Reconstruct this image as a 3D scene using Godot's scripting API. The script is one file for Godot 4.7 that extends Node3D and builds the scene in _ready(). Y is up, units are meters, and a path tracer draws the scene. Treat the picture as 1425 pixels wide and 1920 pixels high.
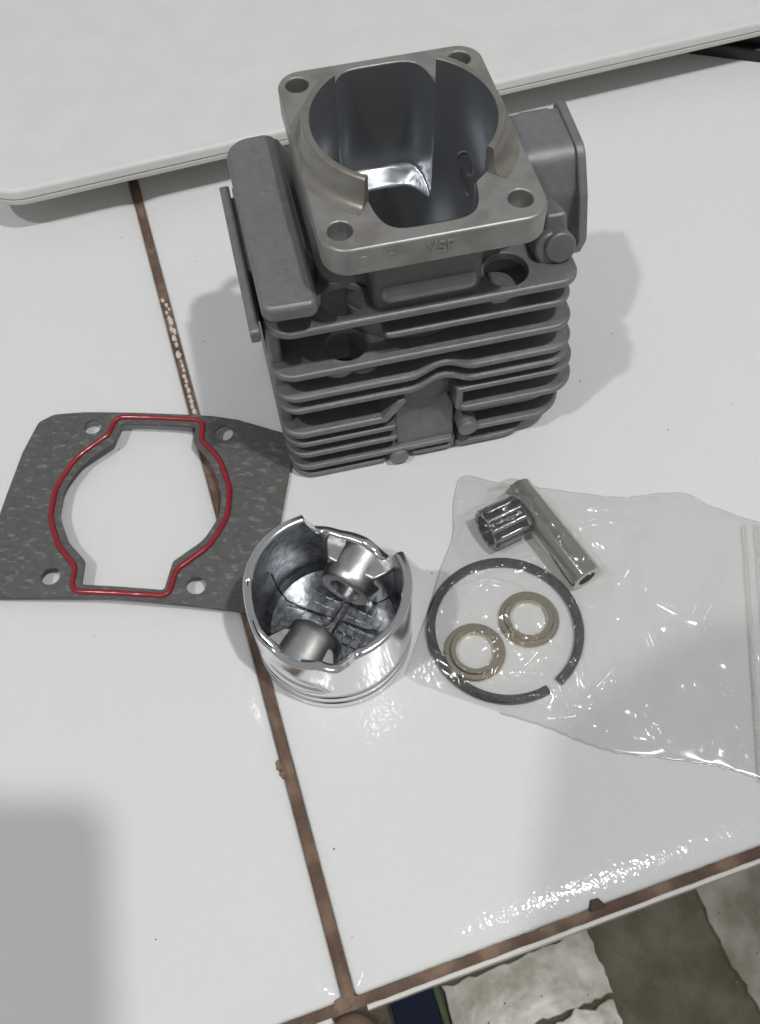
extends Node3D
# A rebuilt engine cylinder kit on a white tiled counter. Lengths below are millimetres; the counter top is 0.75 m above the floor.
const MM := 0.001
const COUNTER := 750.0
var M := {}

# ---------------------------------------------------------------- shape builder
class Shape:
	var st := SurfaceTool.new()
	var g := 0
	var xf := Transform3D()
	var mirrored := false
	var count := 0
	func _init(t := Transform3D()):
		st.begin(Mesh.PRIMITIVE_TRIANGLES)
		put(t)
	func put(t: Transform3D):
		xf = t
		mirrored = t.basis.determinant() < 0.0
	func next():
		g += 1
	func tri(a: Vector3, b: Vector3, c: Vector3):   # counter-clockwise seen from outside
		if (b - a).cross(c - a).length_squared() < 1e-14:
			return
		st.set_smooth_group(g)
		st.add_vertex((xf * a) * 0.001)
		if mirrored:
			st.add_vertex((xf * b) * 0.001)
			st.add_vertex((xf * c) * 0.001)
		else:
			st.add_vertex((xf * c) * 0.001)
			st.add_vertex((xf * b) * 0.001)
		count += 1
	func quad(a: Vector3, b: Vector3, c: Vector3, d: Vector3):
		tri(a, b, c)
		tri(a, c, d)
	# rows[i][j]: the face looks along d/dj x d/di
	func grid(rows: Array, flip := false, fresh := true):
		if fresh:
			next()
		for i in rows.size() - 1:
			var p: PackedVector3Array = rows[i]
			var q: PackedVector3Array = rows[i + 1]
			for j in p.size() - 1:
				if flip:
					quad(p[j], q[j], q[j + 1], p[j + 1])
				else:
					quad(p[j], p[j + 1], q[j + 1], q[j])
	# profile segments of (radius, height), ascending outside; each segment has its own smoothing
	func lathe(segments: Array, n := 48, from := 0.0, to := TAU):
		for seg in segments:
			var rows := []
			for i in n + 1:
				var k := i % n if is_equal_approx(to - from, TAU) else i
				var a := from + (to - from) * k / n
				var row := PackedVector3Array()
				for q in seg:
					row.append(Vector3(q.x * cos(a), q.y, q.x * sin(a)))
				rows.append(row)
			grid(rows)
	func tube(path: PackedVector3Array, r: float, n := 8, closed := false, radii := []):
		var rows := []
		var side := Vector3.UP
		var m := path.size()
		for i in m + (1 if closed else 0):
			var k := i % m
			var a := path[(k - 1 + m) % m] if closed or k > 0 else path[k]
			var b := path[(k + 1) % m] if closed or k < m - 1 else path[k]
			var t := (b - a).normalized()
			if absf(t.dot(side)) > 0.95:
				side = Vector3.RIGHT
			var u := (side - t * side.dot(t)).normalized()
			var w := t.cross(u)
			var rr: float = radii[k] if radii.size() else r
			var row := PackedVector3Array()
			for j in n + 1:
				var an := TAU * (j % n) / n
				row.append(path[k] + (u * cos(an) + w * sin(an)) * rr)
			rows.append(row)
		grid(rows, false)
		if not closed:
			next()
			for e in [0, rows.size() - 1]:
				for j in n:
					if e == 0:
						tri(path[0], rows[0][j + 1], rows[0][j])
					else:
						tri(path[m - 1], rows[e][j], rows[e][j + 1])
	static func area(p: PackedVector2Array) -> float:
		var s := 0.0
		for i in p.size():
			var q := p[(i + 1) % p.size()]
			s += p[i].x * q.y - q.x * p[i].y
		return s / 2.0
	static func inset(p: PackedVector2Array, d: float) -> PackedVector2Array:   # towards the solid, for a loop with the solid on its inner side
		var out := PackedVector2Array()
		var n := p.size()
		for i in n:
			var a := (p[i] - p[(i - 1 + n) % n]).normalized()
			var b := (p[(i + 1) % n] - p[i]).normalized()
			var na := Vector2(a.y, -a.x)
			var nb := Vector2(b.y, -b.x)
			var m := (na + nb).normalized()
			out.append(p[i] - m * d / maxf(0.5, m.dot(na)))
		return out
	static func pieces(outer: PackedVector2Array, holes: Array) -> Array:
		var list := [outer]
		for h in holes:
			var c := 0.0
			for q in h:
				c += q.x / h.size()
			var next_list := []
			for p in list:
				for side in [-1.0, 1.0]:
					var box := PackedVector2Array([Vector2(c, -9999), Vector2(c, 9999), Vector2(c + side * 9999, 9999), Vector2(c + side * 9999, -9999)])
					for half in Geometry2D.intersect_polygons(p, box):
						for rest in Geometry2D.clip_polygons(half, h):
							next_list.append(rest)
			list = next_list
		return list
	func cap(outer: PackedVector2Array, holes: Array, y: float, up: bool):
		next()
		for p in pieces(outer, holes):
			var idx := Geometry2D.triangulate_polygon(p)
			if idx.is_empty():   # a rim too tight for its bevel: fan it instead
				for k in range(1, p.size() - 1):
					idx.append_array([0, k, k + 1])
			for k in range(0, idx.size(), 3):
				var a: Vector2 = p[idx[k]]
				var b: Vector2 = p[idx[k + 1]]
				var c: Vector2 = p[idx[k + 2]]
				var s := (b - a).cross(c - a)
				if (s > 0.0) == up:
					var t := b
					b = c
					c = t
				tri(Vector3(a.x, y, a.y), Vector3(b.x, y, b.y), Vector3(c.x, y, c.y))
	# an upright prism over an outline in (x, z), with rounded rims
	func extrude(outer: PackedVector2Array, holes: Array, y0: float, y1: float, bt := 0.4, bb := 0.4, hole_bevel := -1.0):
		var loops := [outer] + holes
		var tops := []
		var bottoms := []
		for i in loops.size():
			var p: PackedVector2Array = loops[i].duplicate()
			if (area(p) > 0.0) != (i == 0):
				p.reverse()
			var t := bt if i == 0 or hole_bevel < 0.0 else hole_bevel
			var b := bb if i == 0 or hole_bevel < 0.0 else hole_bevel
			var prof := []   # inset, height, from the bottom up
			if b > 0.0:
				prof += [Vector2(b, y0), Vector2(b * 0.293, y0 + b * 0.293), Vector2(0, y0 + b)]
				if y1 - y0 > b + t + 1.0:
					prof += [Vector2(0, y0 + b + 0.25)]
			else:
				prof += [Vector2(0, y0)]
			if t > 0.0:
				if y1 - y0 > b + t + 1.0:
					prof += [Vector2(0, y1 - t - 0.25)]
				prof += [Vector2(0, y1 - t), Vector2(t * 0.293, y1 - t * 0.293), Vector2(t, y1)]
			else:
				prof += [Vector2(0, y1)]
			var rings := []
			for q in prof:
				rings.append(inset(p, q.x) if q.x > 0.0 else p)
			next()
			for k in prof.size() - 1:
				var n := p.size()
				for a in n:
					var c := (a + 1) % n
					var pl: Vector2 = rings[k][a]
					var ql: Vector2 = rings[k][c]
					var pu: Vector2 = rings[k + 1][a]
					var qu: Vector2 = rings[k + 1][c]
					quad(Vector3(ql.x, prof[k].y, ql.y), Vector3(pl.x, prof[k].y, pl.y), Vector3(pu.x, prof[k + 1].y, pu.y), Vector3(qu.x, prof[k + 1].y, qu.y))
			tops.append(rings[-1])
			bottoms.append(rings[0])
		cap(tops[0], tops.slice(1), y1, true)
		cap(bottoms[0], bottoms.slice(1), y0, false)
	func mesh() -> ArrayMesh:
		st.generate_normals()
		return st.commit()

# outline helpers, in (x, z)
func rounded(points: Array, radius, seg := 6) -> PackedVector2Array:
	var out := PackedVector2Array()
	var n := points.size()
	for i in n:
		var p: Vector2 = points[i]
		var a: Vector2 = points[(i - 1 + n) % n]
		var b: Vector2 = points[(i + 1) % n]
		var r: float = radius[i] if radius is Array else radius
		var da := (a - p).normalized()
		var db := (b - p).normalized()
		var ang := acos(clampf(da.dot(db), -1, 1))
		if r < 0.02 or ang > 3.1:
			out.append(p)
			continue
		var d := minf(r / tan(ang / 2), 0.48 * minf(a.distance_to(p), b.distance_to(p)))
		r = d * tan(ang / 2)
		var c := p + (da + db).normalized() * r / sin(ang / 2)
		var s := p + da * d
		var e := p + db * d
		if a.distance_to(p) > d * 2.2:
			out.append(s + da * minf(0.3, d * 0.1))
		var a0 := (s - c).angle()
		var turn := wrapf((e - c).angle() - a0, -PI, PI)
		for k in seg + 1:
			out.append(c + Vector2.from_angle(a0 + turn * k / seg) * r)
		if b.distance_to(p) > d * 2.2:
			out.append(e + db * minf(0.3, d * 0.1))
	return out

func rect(x0: float, z0: float, x1: float, z1: float, r := 1.0, seg := 5) -> PackedVector2Array:
	return rounded([Vector2(x0, z0), Vector2(x1, z0), Vector2(x1, z1), Vector2(x0, z1)], r, seg)

func circle(x: float, z: float, r: float, n := 28) -> PackedVector2Array:
	var out := PackedVector2Array()
	for i in n:
		out.append(Vector2(x, z) + Vector2.from_angle(TAU * i / n) * r)
	return out

func dense(p: PackedVector2Array, step: float) -> PackedVector2Array:
	var out := PackedVector2Array()
	for i in p.size():
		var a := p[i]
		var b := p[(i + 1) % p.size()]
		var n := maxi(1, int(ceil(a.distance_to(b) / step)))
		for k in n:
			out.append(a.lerp(b, float(k) / n))
	return out

func smooth_path(points: Array, n := 8) -> PackedVector2Array:   # open Catmull-Rom curve
	var out := PackedVector2Array()
	var m := points.size()
	for i in m - 1:
		var a: Vector2 = points[maxi(i - 1, 0)]
		var b: Vector2 = points[i]
		var c: Vector2 = points[i + 1]
		var d: Vector2 = points[mini(i + 2, m - 1)]
		for k in n:
			out.append(b.cubic_interpolate(c, a, d, float(k) / n))
	out.append(points[m - 1])
	return out

func along(p: PackedVector2Array, t: float) -> Vector2:
	var f := clampf(t, 0, 1) * (p.size() - 1)
	var i := mini(int(f), p.size() - 2)
	return p[i].lerp(p[i + 1], f - i)

func thing(called: String, label: String, category: String, at := Vector3.ZERO, turn := 0.0, group := "") -> Node3D:
	var o := Node3D.new()
	o.name = called
	add_child(o, true)
	o.position = (at + Vector3(0, COUNTER, 0)) * MM
	o.rotation.y = turn
	return tag(o, label, category, group)

func tag(o: Node3D, label: String, category: String, group := "") -> Node3D:
	o.set_meta("label", label)
	o.set_meta("category", category)
	if group:
		o.set_meta("group", group)
	return o

func part(called: String, s: Shape, m: Material, parent: Node = self) -> MeshInstance3D:
	var o := MeshInstance3D.new()
	o.name = called
	o.mesh = s.mesh()
	o.material_override = m
	parent.add_child(o, true)
	return o

func piece(called: String, mesh: Mesh, m: Material, parent: Node, at := Vector3.ZERO, turn := Vector3.ZERO) -> MeshInstance3D:
	var o := MeshInstance3D.new()
	o.name = called
	o.mesh = mesh
	o.material_override = m
	parent.add_child(o, true)
	o.position = at * MM
	o.rotation = turn
	return o

func block(x0: float, y0: float, z0: float, x1: float, y1: float, z1: float, r := 0.6, bevel := 0.5) -> Shape:
	var s := Shape.new()
	s.extrude(rect(x0, z0, x1, z1, r), [], y0, y1, bevel, bevel)
	return s

const ALONG_Z := Transform3D(Vector3(1, 0, 0), Vector3(0, 0, 1), Vector3(0, 1, 0), Vector3.ZERO)   # outline (x, y), pushed along z
const ALONG_X := Transform3D(Vector3(0, 0, 1), Vector3(1, 0, 0), Vector3(0, 1, 0), Vector3.ZERO)   # outline (z, y), pushed along x

# ---------------------------------------------------------------- materials
func noise(freq: float, seed_: int, octaves := 4, kind := FastNoiseLite.TYPE_SIMPLEX_SMOOTH) -> FastNoiseLite:
	var n := FastNoiseLite.new()
	n.seed = seed_
	n.frequency = freq
	n.noise_type = kind
	n.fractal_octaves = octaves
	n.fractal_type = FastNoiseLite.FRACTAL_FBM if octaves > 1 else FastNoiseLite.FRACTAL_NONE
	return n

func tex(n: FastNoiseLite, stops: Array = [], size := 512) -> NoiseTexture2D:
	var t := NoiseTexture2D.new()
	t.width = size
	t.height = size
	t.seamless = true
	t.generate_mipmaps = false
	t.noise = n
	if stops.size():
		var g := Gradient.new()
		var off := PackedFloat32Array()
		var cols := PackedColorArray()
		for s in stops:
			off.append(s[0])
			cols.append(s[1])
		g.offsets = off
		g.colors = cols
		t.color_ramp = g
	return t

func grey(v: float) -> Color:
	return Color(v, v, v)

func lin(r: float, g: float, b: float) -> Color:
	return Color(r, g, b).linear_to_srgb()

func mat(key: String, c: Color, rough: float, metal := 0.0, spec := 0.5) -> StandardMaterial3D:
	var m := StandardMaterial3D.new()
	m.resource_name = key
	m.albedo_color = c
	m.roughness = rough
	m.metallic = metal
	m.metallic_specular = spec
	M[key] = m
	return m

func skin(m: StandardMaterial3D, span_mm: float, color: Texture2D = null, relief: Texture2D = null, depth_mm := 0.0, rough: Texture2D = null):
	m.uv1_triplanar = true
	m.uv1_scale = Vector3.ONE * (1000.0 / span_mm)
	if color:
		m.albedo_texture = color
	if relief:
		m.heightmap_enabled = true
		m.heightmap_texture = relief
		m.heightmap_scale = depth_mm * 0.1
	if rough:
		m.roughness_texture = rough
		m.roughness_texture_channel = BaseMaterial3D.TEXTURE_CHANNEL_RED

func materials():
	var mottled := tex(noise(0.012, 3, 5), [[0.25, grey(0.93)], [0.5, grey(0.97)], [0.75, grey(1.0)]])
	var fine := tex(noise(0.11, 5, 3))
	var grain := tex(noise(0.22, 8, 2))
	var worn := tex(noise(0.02, 12, 5), [[0.3, grey(0.75)], [0.7, grey(1.0)]])
	var peel := tex(noise(0.03, 21, 2))
	# counter
	var w := mat("tile_glaze", lin(0.79, 0.80, 0.80), 0.09)
	skin(w, 38, null, peel, 0.085)
	w = mat("edge_glaze", lin(0.72, 0.70, 0.66), 0.25)
	var gm := tex(noise(0.012, 31, 5), [[0.25, Color(0.72, 0.68, 0.66)], [0.5, Color(0.82, 0.79, 0.77)], [0.7, Color(1, 0.98, 0.95)]])
	w = mat("grout", lin(0.235, 0.168, 0.128), 0.85)
	skin(w, 110, gm, fine, 0.2)
	w = mat("pale_grout", lin(0.30, 0.21, 0.145), 0.85)
	skin(w, 30, gm, fine, 0.35)
	w = mat("white_paint", lin(0.66, 0.61, 0.54), 0.55)
	w = mat("dust", lin(0.07, 0.055, 0.04), 0.8)
	w = mat("counter_body", lin(0.35, 0.33, 0.30), 0.9)
	skin(w, 80, mottled, fine, 0.4)
	# raised panel
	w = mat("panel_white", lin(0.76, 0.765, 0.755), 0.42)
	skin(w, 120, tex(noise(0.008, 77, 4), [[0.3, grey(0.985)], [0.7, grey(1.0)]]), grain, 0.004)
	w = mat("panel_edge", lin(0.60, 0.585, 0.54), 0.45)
	w = mat("black_plastic", lin(0.012, 0.013, 0.015), 0.45)
	skin(w, 20, null, grain, 0.03)
	# cast aluminium
	var cast := tex(noise(0.018, 44, 5), [[0.2, Color(0.94, 0.94, 0.94)], [0.5, Color(0.97, 0.972, 0.975)], [0.8, Color(1, 1, 1)]])
	w = mat("cast_alloy", lin(0.235, 0.238, 0.244), 0.47, 0.42)
	skin(w, 40, cast, grain, 0.065)
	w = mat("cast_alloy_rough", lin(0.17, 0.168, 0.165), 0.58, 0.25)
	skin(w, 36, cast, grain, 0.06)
	w = mat("cast_alloy_warm", lin(0.34, 0.325, 0.30), 0.45, 0.4)
	skin(w, 36, cast, grain, 0.03)
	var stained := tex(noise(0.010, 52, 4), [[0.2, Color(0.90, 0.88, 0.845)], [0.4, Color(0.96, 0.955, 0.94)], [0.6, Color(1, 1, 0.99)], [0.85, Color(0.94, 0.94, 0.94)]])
	w = mat("machined_alloy", lin(0.345, 0.345, 0.342), 0.40, 0.5)
	skin(w, 90, stained, grain, 0.012)
	w = mat("stained_shaded_alloy", lin(0.30, 0.288, 0.268), 0.38, 0.5)  # oil tint, with the shade on the spigot wall darkened into the colour
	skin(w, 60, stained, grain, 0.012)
	w = mat("bore_lining", lin(0.50, 0.52, 0.55), 0.33, 0.85)
	skin(w, 60, null, grain, 0.006)
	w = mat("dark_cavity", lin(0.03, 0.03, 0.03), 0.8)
	# gasket
	var fl := noise(0.02, 61, 4)
	fl.domain_warp_enabled = true
	fl.domain_warp_amplitude = 18.0
	var fleck := tex(fl, [[0.0, Color(0.86, 0.88, 0.87)], [0.58, Color(1, 1, 1)], [0.68, Color(1.0, 1.0, 0.99)], [0.76, Color(1, 1, 1)]], 1024)
	w = mat("gasket_paper", lin(0.098, 0.101, 0.098), 0.62)
	skin(w, 70, fleck, fine, 0.05)
	w.uv1_scale = Vector3(8, 10, 15)
	var pale := tex(noise(0.024, 66, 6), [[0.0, grey(0.0)], [0.64, grey(0.0)], [0.78, grey(0.36)], [1.0, grey(0.65)]], 1024)
	w.detail_enabled = true
	w.detail_mask = pale
	w.detail_blend_mode = BaseMaterial3D.BLEND_MODE_MIX
	var dt := GradientTexture2D.new()
	dt.width = 4
	dt.height = 4
	var dg := Gradient.new()
	dg.colors = PackedColorArray([Color(0.58, 0.58, 0.565), Color(0.58, 0.58, 0.565)])
	dt.gradient = dg
	w.detail_albedo = dt
	w = mat("red_silicone", lin(0.27, 0.012, 0.022), 0.3)
	w.clearcoat_enabled = true
	w.clearcoat = 0.5
	w.clearcoat_roughness = 0.1
	# piston
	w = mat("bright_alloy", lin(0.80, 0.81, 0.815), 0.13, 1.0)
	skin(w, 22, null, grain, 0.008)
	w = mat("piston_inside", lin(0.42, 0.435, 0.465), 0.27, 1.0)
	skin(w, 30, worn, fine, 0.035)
	w = mat("boss_alloy", lin(0.70, 0.70, 0.69), 0.33, 1.0)
	skin(w, 26, mottled, fine, 0.05)
	w = mat("dull_face", lin(0.30, 0.305, 0.305), 0.5, 0.5)
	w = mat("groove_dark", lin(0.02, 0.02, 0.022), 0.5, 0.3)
	# steel pieces
	w = mat("ground_steel", lin(0.55, 0.525, 0.49), 0.09, 1.0)
	w = mat("dark_steel", lin(0.05, 0.054, 0.057), 0.45, 0.4)
	skin(w, 14, worn, fine, 0.05)
	w = mat("bearing_steel", lin(0.42, 0.42, 0.44), 0.10, 1.0)
	w = mat("cage_steel", lin(0.045, 0.045, 0.052), 0.25, 0.9)
	w = mat("brassy_steel", lin(0.56, 0.49, 0.38), 0.22, 1.0)
	# film
	w = mat("clear_film", Color(0.80, 0.80, 0.785, 0.07), 0.16)
	w.transparency = BaseMaterial3D.TRANSPARENCY_ALPHA
	w.metallic_specular = 0.7
	w.cull_mode = BaseMaterial3D.CULL_DISABLED
	w = mat("film_seam", Color(0.86, 0.86, 0.84, 0.30), 0.15)
	w.transparency = BaseMaterial3D.TRANSPARENCY_ALPHA
	w.cull_mode = BaseMaterial3D.CULL_DISABLED
	# floor
	var dirt := tex(noise(0.012, 91, 5), [[0.2, Color(0.78, 0.76, 0.7)], [0.5, Color(0.9, 0.89, 0.86)], [0.8, Color(1, 1, 1)]])
	w = mat("floor_screed", lin(0.135, 0.12, 0.08), 0.6)
	skin(w, 300, dirt, fine, 0.25)
	w = mat("floor_tile_white", lin(0.62, 0.61, 0.57), 0.25)
	skin(w, 300, dirt, peel, 0.14)
	w = mat("floor_tile_beige", lin(0.36, 0.34, 0.30), 0.4)
	skin(w, 300, dirt, peel, 0.1)
	w = mat("floor_grit", lin(0.20, 0.18, 0.14), 0.9)
	w = mat("navy_plastic", lin(0.008, 0.013, 0.035), 0.7, 0.0, 0.3)
	w = mat("green_plastic", lin(0.06, 0.085, 0.03), 0.6)
	w = mat("tan_matte", lin(0.34, 0.22, 0.16), 0.6)
	skin(w, 60, mottled, fine, 0.5)
	# lamps
	w = mat("lamp_glow", Color(1, 0.98, 0.95), 0.5)
	w.emission_enabled = true
	w.emission = Color(1, 0.98, 0.95)
	w.emission_energy_multiplier = 4.0
	w = mat("lamp_white", grey(0.85), 0.5)

# ---------------------------------------------------------------- camera, light
func setting():
	var cam := Camera3D.new()
	cam.name = "camera"
	cam.fov = 56.96
	cam.near = 0.004
	cam.far = 50.0
	cam.transform = Transform3D(Basis(Vector3(0.99914, -0.02079, 0.03591), Vector3(0.04149, 0.50051, -0.86474), Vector3(0.0, 0.86548, 0.50094)).orthonormalized(), Vector3(0, COUNTER + 275.0, 0) * MM)
	add_child(cam)
	cam.current = true
	var env := Environment.new()
	env.background_mode = Environment.BG_COLOR
	env.background_color = lin(0.285, 0.29, 0.295)
	env.tonemap_mode = Environment.TONE_MAPPER_LINEAR
	env.tonemap_exposure = 0.945
	env.sdfgi_enabled = true
	env.ssao_enabled = true
	env.ssil_enabled = true
	var we := WorldEnvironment.new()
	we.name = "world_environment"
	we.environment = env
	add_child(we)
	lamp(Vector3(470, 1590, 140), 1.12, "white dome lamp hanging to the right above the counter")
	lamp(Vector3(-655, 1590, 330), 0.80, "white dome lamp hanging to the left above the counter")

func lamp(at: Vector3, energy: float, label: String):
	var o := thing("ceiling_lamp", label, "lamp", at, 0.0, "lamps above the counter")
	var s := Shape.new()
	s.lathe([[Vector2(0.01, 45), Vector2(45, 45), Vector2(62, 50)], [Vector2(62, 50), Vector2(70, 62), Vector2(60, 95), Vector2(20, 110), Vector2(0.01, 110)]], 32)
	part("shade", s, M.lamp_white, o)
	s = Shape.new()
	s.lathe([[Vector2(0.01, 36), Vector2(20, 38), Vector2(32, 44), Vector2(33, 48)]], 32)
	part("diffuser", s, M.lamp_glow, o)
	var l := OmniLight3D.new()
	l.name = "lamp_light"
	l.light_energy = energy
	l.light_color = Color(1.0, 0.995, 0.985)
	l.light_size = 0.032
	l.omni_range = 12.0
	l.omni_attenuation = 2.0
	l.shadow_enabled = true
	o.add_child(l)

# ---------------------------------------------------------------- counter, floor
const TILE_YAW := 0.284
const JOINT := Vector3(-13.0, 0, -12.5)

func tile_mesh(skew: Transform3D, x0: float, z0: float, x1: float, z1: float, rim: float) -> Shape:
	# a glazed tile whose rim falls away gently, top at 0
	var s := Shape.new(skew)
	var fall := [Vector2(0.0, -2.2), Vector2(0.35, -1.62), Vector2(0.9, -1.34), Vector2(1.9, -1.06), Vector2(3.4, -0.72), Vector2(5.2, -0.38), Vector2(7.2, -0.17), Vector2(10.0, -0.05), Vector2(14.0, 0.0)]
	var rings := []
	for f in fall:
		var d: float = f.x * rim
		rings.append([dense(rect(x0 + d, z0 + d, x1 - d, z1 - d, maxf(0.8, 1.6 - d * 0.1), 4), 12.0), f.y])
	s.next()
	var n: int = rings[0][0].size()
	# rings keep the same point count only if densified alike, so take points by scaling the outer ring
	var base: PackedVector2Array = rings[0][0]
	var c := Vector2((x0 + x1) / 2, (z0 + z1) / 2)
	var hw := (x1 - x0) / 2
	var hz := (z1 - z0) / 2
	var loops := []
	for f in fall:
		var d: float = f.x * rim
		var loop := PackedVector2Array()
		for p in base:
			loop.append(c + (p - c) * Vector2((hw - d) / hw, (hz - d) / hz))
		loops.append(loop)
	for k in fall.size() - 1:
		for i in n:
			var j := (i + 1) % n
			var a: Vector2 = loops[k][i]
			var b: Vector2 = loops[k][j]
			var d: Vector2 = loops[k + 1][i]
			var e: Vector2 = loops[k + 1][j]
			s.quad(Vector3(b.x, fall[k].y, b.y), Vector3(a.x, fall[k].y, a.y), Vector3(d.x, fall[k + 1].y, d.y), Vector3(e.x, fall[k + 1].y, e.y))
	s.cap(loops[-1], [], 0.0, true)
	s.next()
	for i in n:
		var a: Vector2 = base[i]
		var b: Vector2 = base[(i + 1) % n]
		s.quad(Vector3(b.x, -9, b.y), Vector3(a.x, -9, a.y), Vector3(a.x, -2.2, a.y), Vector3(b.x, -2.2, b.y))
	return s

func counter():
	var rng := RandomNumberGenerator.new()
	rng.seed = 11
	var o := thing("tiled_counter", "white glazed tile counter top with brown grout joints", "counter", JOINT, TILE_YAW)
	# local axes: x to the right along the front joint, z towards the viewer
	var s := block(-420, -60, -820, 420, -9.2, -3.0, 2, 1)
	part("counter_body", s, M.counter_body, o)
	var skew := Transform3D(Vector3(1, 0, 0), Vector3(0, 1, 0), Vector3(-0.016, 0, 1), Vector3.ZERO)
	s = Shape.new(skew)
	var g := FastNoiseLite.new()
	g.seed = 4
	g.frequency = 0.35
	for strip in [[-1.65, -804.0, 1.65, 1.4, true], [-410.0, -1.3, 410.0, 1.6, false]]:
		var rows := []
		var long: bool = strip[4]
		var n := 520
		for i in n + 1:
			var row := PackedVector3Array()
			var ragged := 0.22 * g.get_noise_2d(i * 2.1, 7.0 if long else 60.0)
			var ragged2 := 0.22 * g.get_noise_2d(i * 2.3, 33.0)
			for j in 7:
				var u := float(i) / n
				var q := float(j) / 6
				var x: float = lerpf(strip[0], strip[2], q if long else u)
				var z: float = lerpf(strip[1], strip[3], u if long else q)
				if j == 0 or j == 6:
					if long:
						x += ragged if j == 0 else ragged2
					elif j == 0:
						z += ragged
				row.append(Vector3(x, -1.0 - (0.55 if long else 0.3) * sin(q * PI) + 0.28 * g.get_noise_2d(x, z) + (0.03 if long else 0.0), z))
			rows.append(row)
		s.grid(rows, not long)
	part("grout", s, M.grout, o)
	for t in [[-400.0, -400.0, -1.75, -1.4], [1.75, -400.0, 400.0, -1.4], [-400.0, -803.0, -1.75, -403.0], [1.75, -803.0, 400.0, -403.0]]:
		part("tile", tile_mesh(skew, t[0], t[1], t[2], t[3], 1.0), M.tile_glaze, o)
	# narrow tiles down the front edge, chipped at the crossing
	for t in [[-410.0, -5.5], [4.0, 410.0]]:
		s = Shape.new()
		var out := PackedVector2Array()
		var m := 160
		for i in m + 1:
			var x: float = lerpf(t[0], t[1], float(i) / m)
			out.append(Vector2(x, 1.5 + 0.22 * g.get_noise_1d(x * 1.7)))
		for i in m + 1:
			var x: float = lerpf(t[1], t[0], float(i) / m)
			out.append(Vector2(x, 2.75 + 0.10 * g.get_noise_1d(x * 0.8 + 90.0)))
		s.extrude(out, [], -9.0, -0.5, 0.3, 0.2)
		part("edge_tile", s, M.edge_glaze, o)
	# paint drips along the upright joint
	var spots := [[-272, -0.6, 0.9], [-266, 0.2, 0.8], [-261, 0.9, 0.7], [-258, -0.3, 0.8], [-251, 0.1, 1.0], [-247, 0.3, 1.2], [-239, -0.2, 1.0], [-236, 0.6, 1.1], [-229, -0.1, 1.2], [-222, 0.1, 0.9], [-211, -0.1, 1.3], [-204, 0.2, 0.7], [-199, 0.4, 0.8], [-194, 0.3, 0.7], [-188, 0.0, 0.9], [-183, 0.3, 0.8], [-178, -0.2, 0.8], [-173, 0.2, 0.9], [-167, 0.0, 0.8], [-162, 0.1, 1.0], [-157, 0.0, 0.9], [-152, 0.2, 0.9]]
	for q in spots:
		s = Shape.new()
		var r: float = q[2] * 0.85
		var out := PackedVector2Array()
		for k in 12:
			var rr := r * rng.randf_range(0.7, 1.15)
			out.append(Vector2(cos(TAU * k / 12) * rr, sin(TAU * k / 12) * rr * 1.7))
		s.extrude(out, [], -1.6, -0.78, 0.3, 0.0)
		var d := part("paint_drip", s, M.white_paint, o)
		var z: float = -256.0 + (q[0] + 272.0) * 0.47
		d.position = Vector3(q[1] - 0.016 * z, 0, z) * MM
	# grout smeared over the tile edges
	for q in [[-2.4, -66.0, 1.0, 2.2], [-2.0, -63.2, 0.9, 1.6], [-2.2, -0.4, 2.2, 1.9]]:
		s = Shape.new()
		var out := PackedVector2Array()
		for k in 14:
			var rr := rng.randf_range(0.7, 1.15)
			out.append(Vector2(cos(TAU * k / 14) * rr * q[2], sin(TAU * k / 14) * rr * q[3]))
		s.extrude(out, [], -2.2, -0.62, 0.12, 0.0)
		part("grout_smear", s, M.grout, o).position = Vector3(q[0] - 0.016 * q[1], 0, q[1]) * MM
	# specks of dirt
	s = Shape.new()
	for k in 40:
		var x := rng.randf_range(-170, 190)
		var z := rng.randf_range(-300, -8)
		var r := rng.randf_range(0.10, 0.32)
		if absf(x) < 4:
			continue
		s.next()
		var c := Vector3(x, 0.0, z)
		for a in 6:
			var p := Vector3(cos(a * TAU / 6) * r * rng.randf_range(0.6, 1.3), 0.01, sin(a * TAU / 6) * r)
			var q := Vector3(cos((a + 1) * TAU / 6) * r, 0.01, sin((a + 1) * TAU / 6) * r)
			s.tri(c + Vector3(0, r * 0.5, 0), c + q, c + p)
	s.next()
	s.extrude(rounded([Vector2(68, -0.6), Vector2(69.4, -3.4), Vector2(71.6, -3.2), Vector2(73, -0.6)], 0.4), [], -2.0, -0.15, 0.3, 0)
	part("dirt_speck", s, M.dust, o).set_meta("kind", "stuff")

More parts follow.
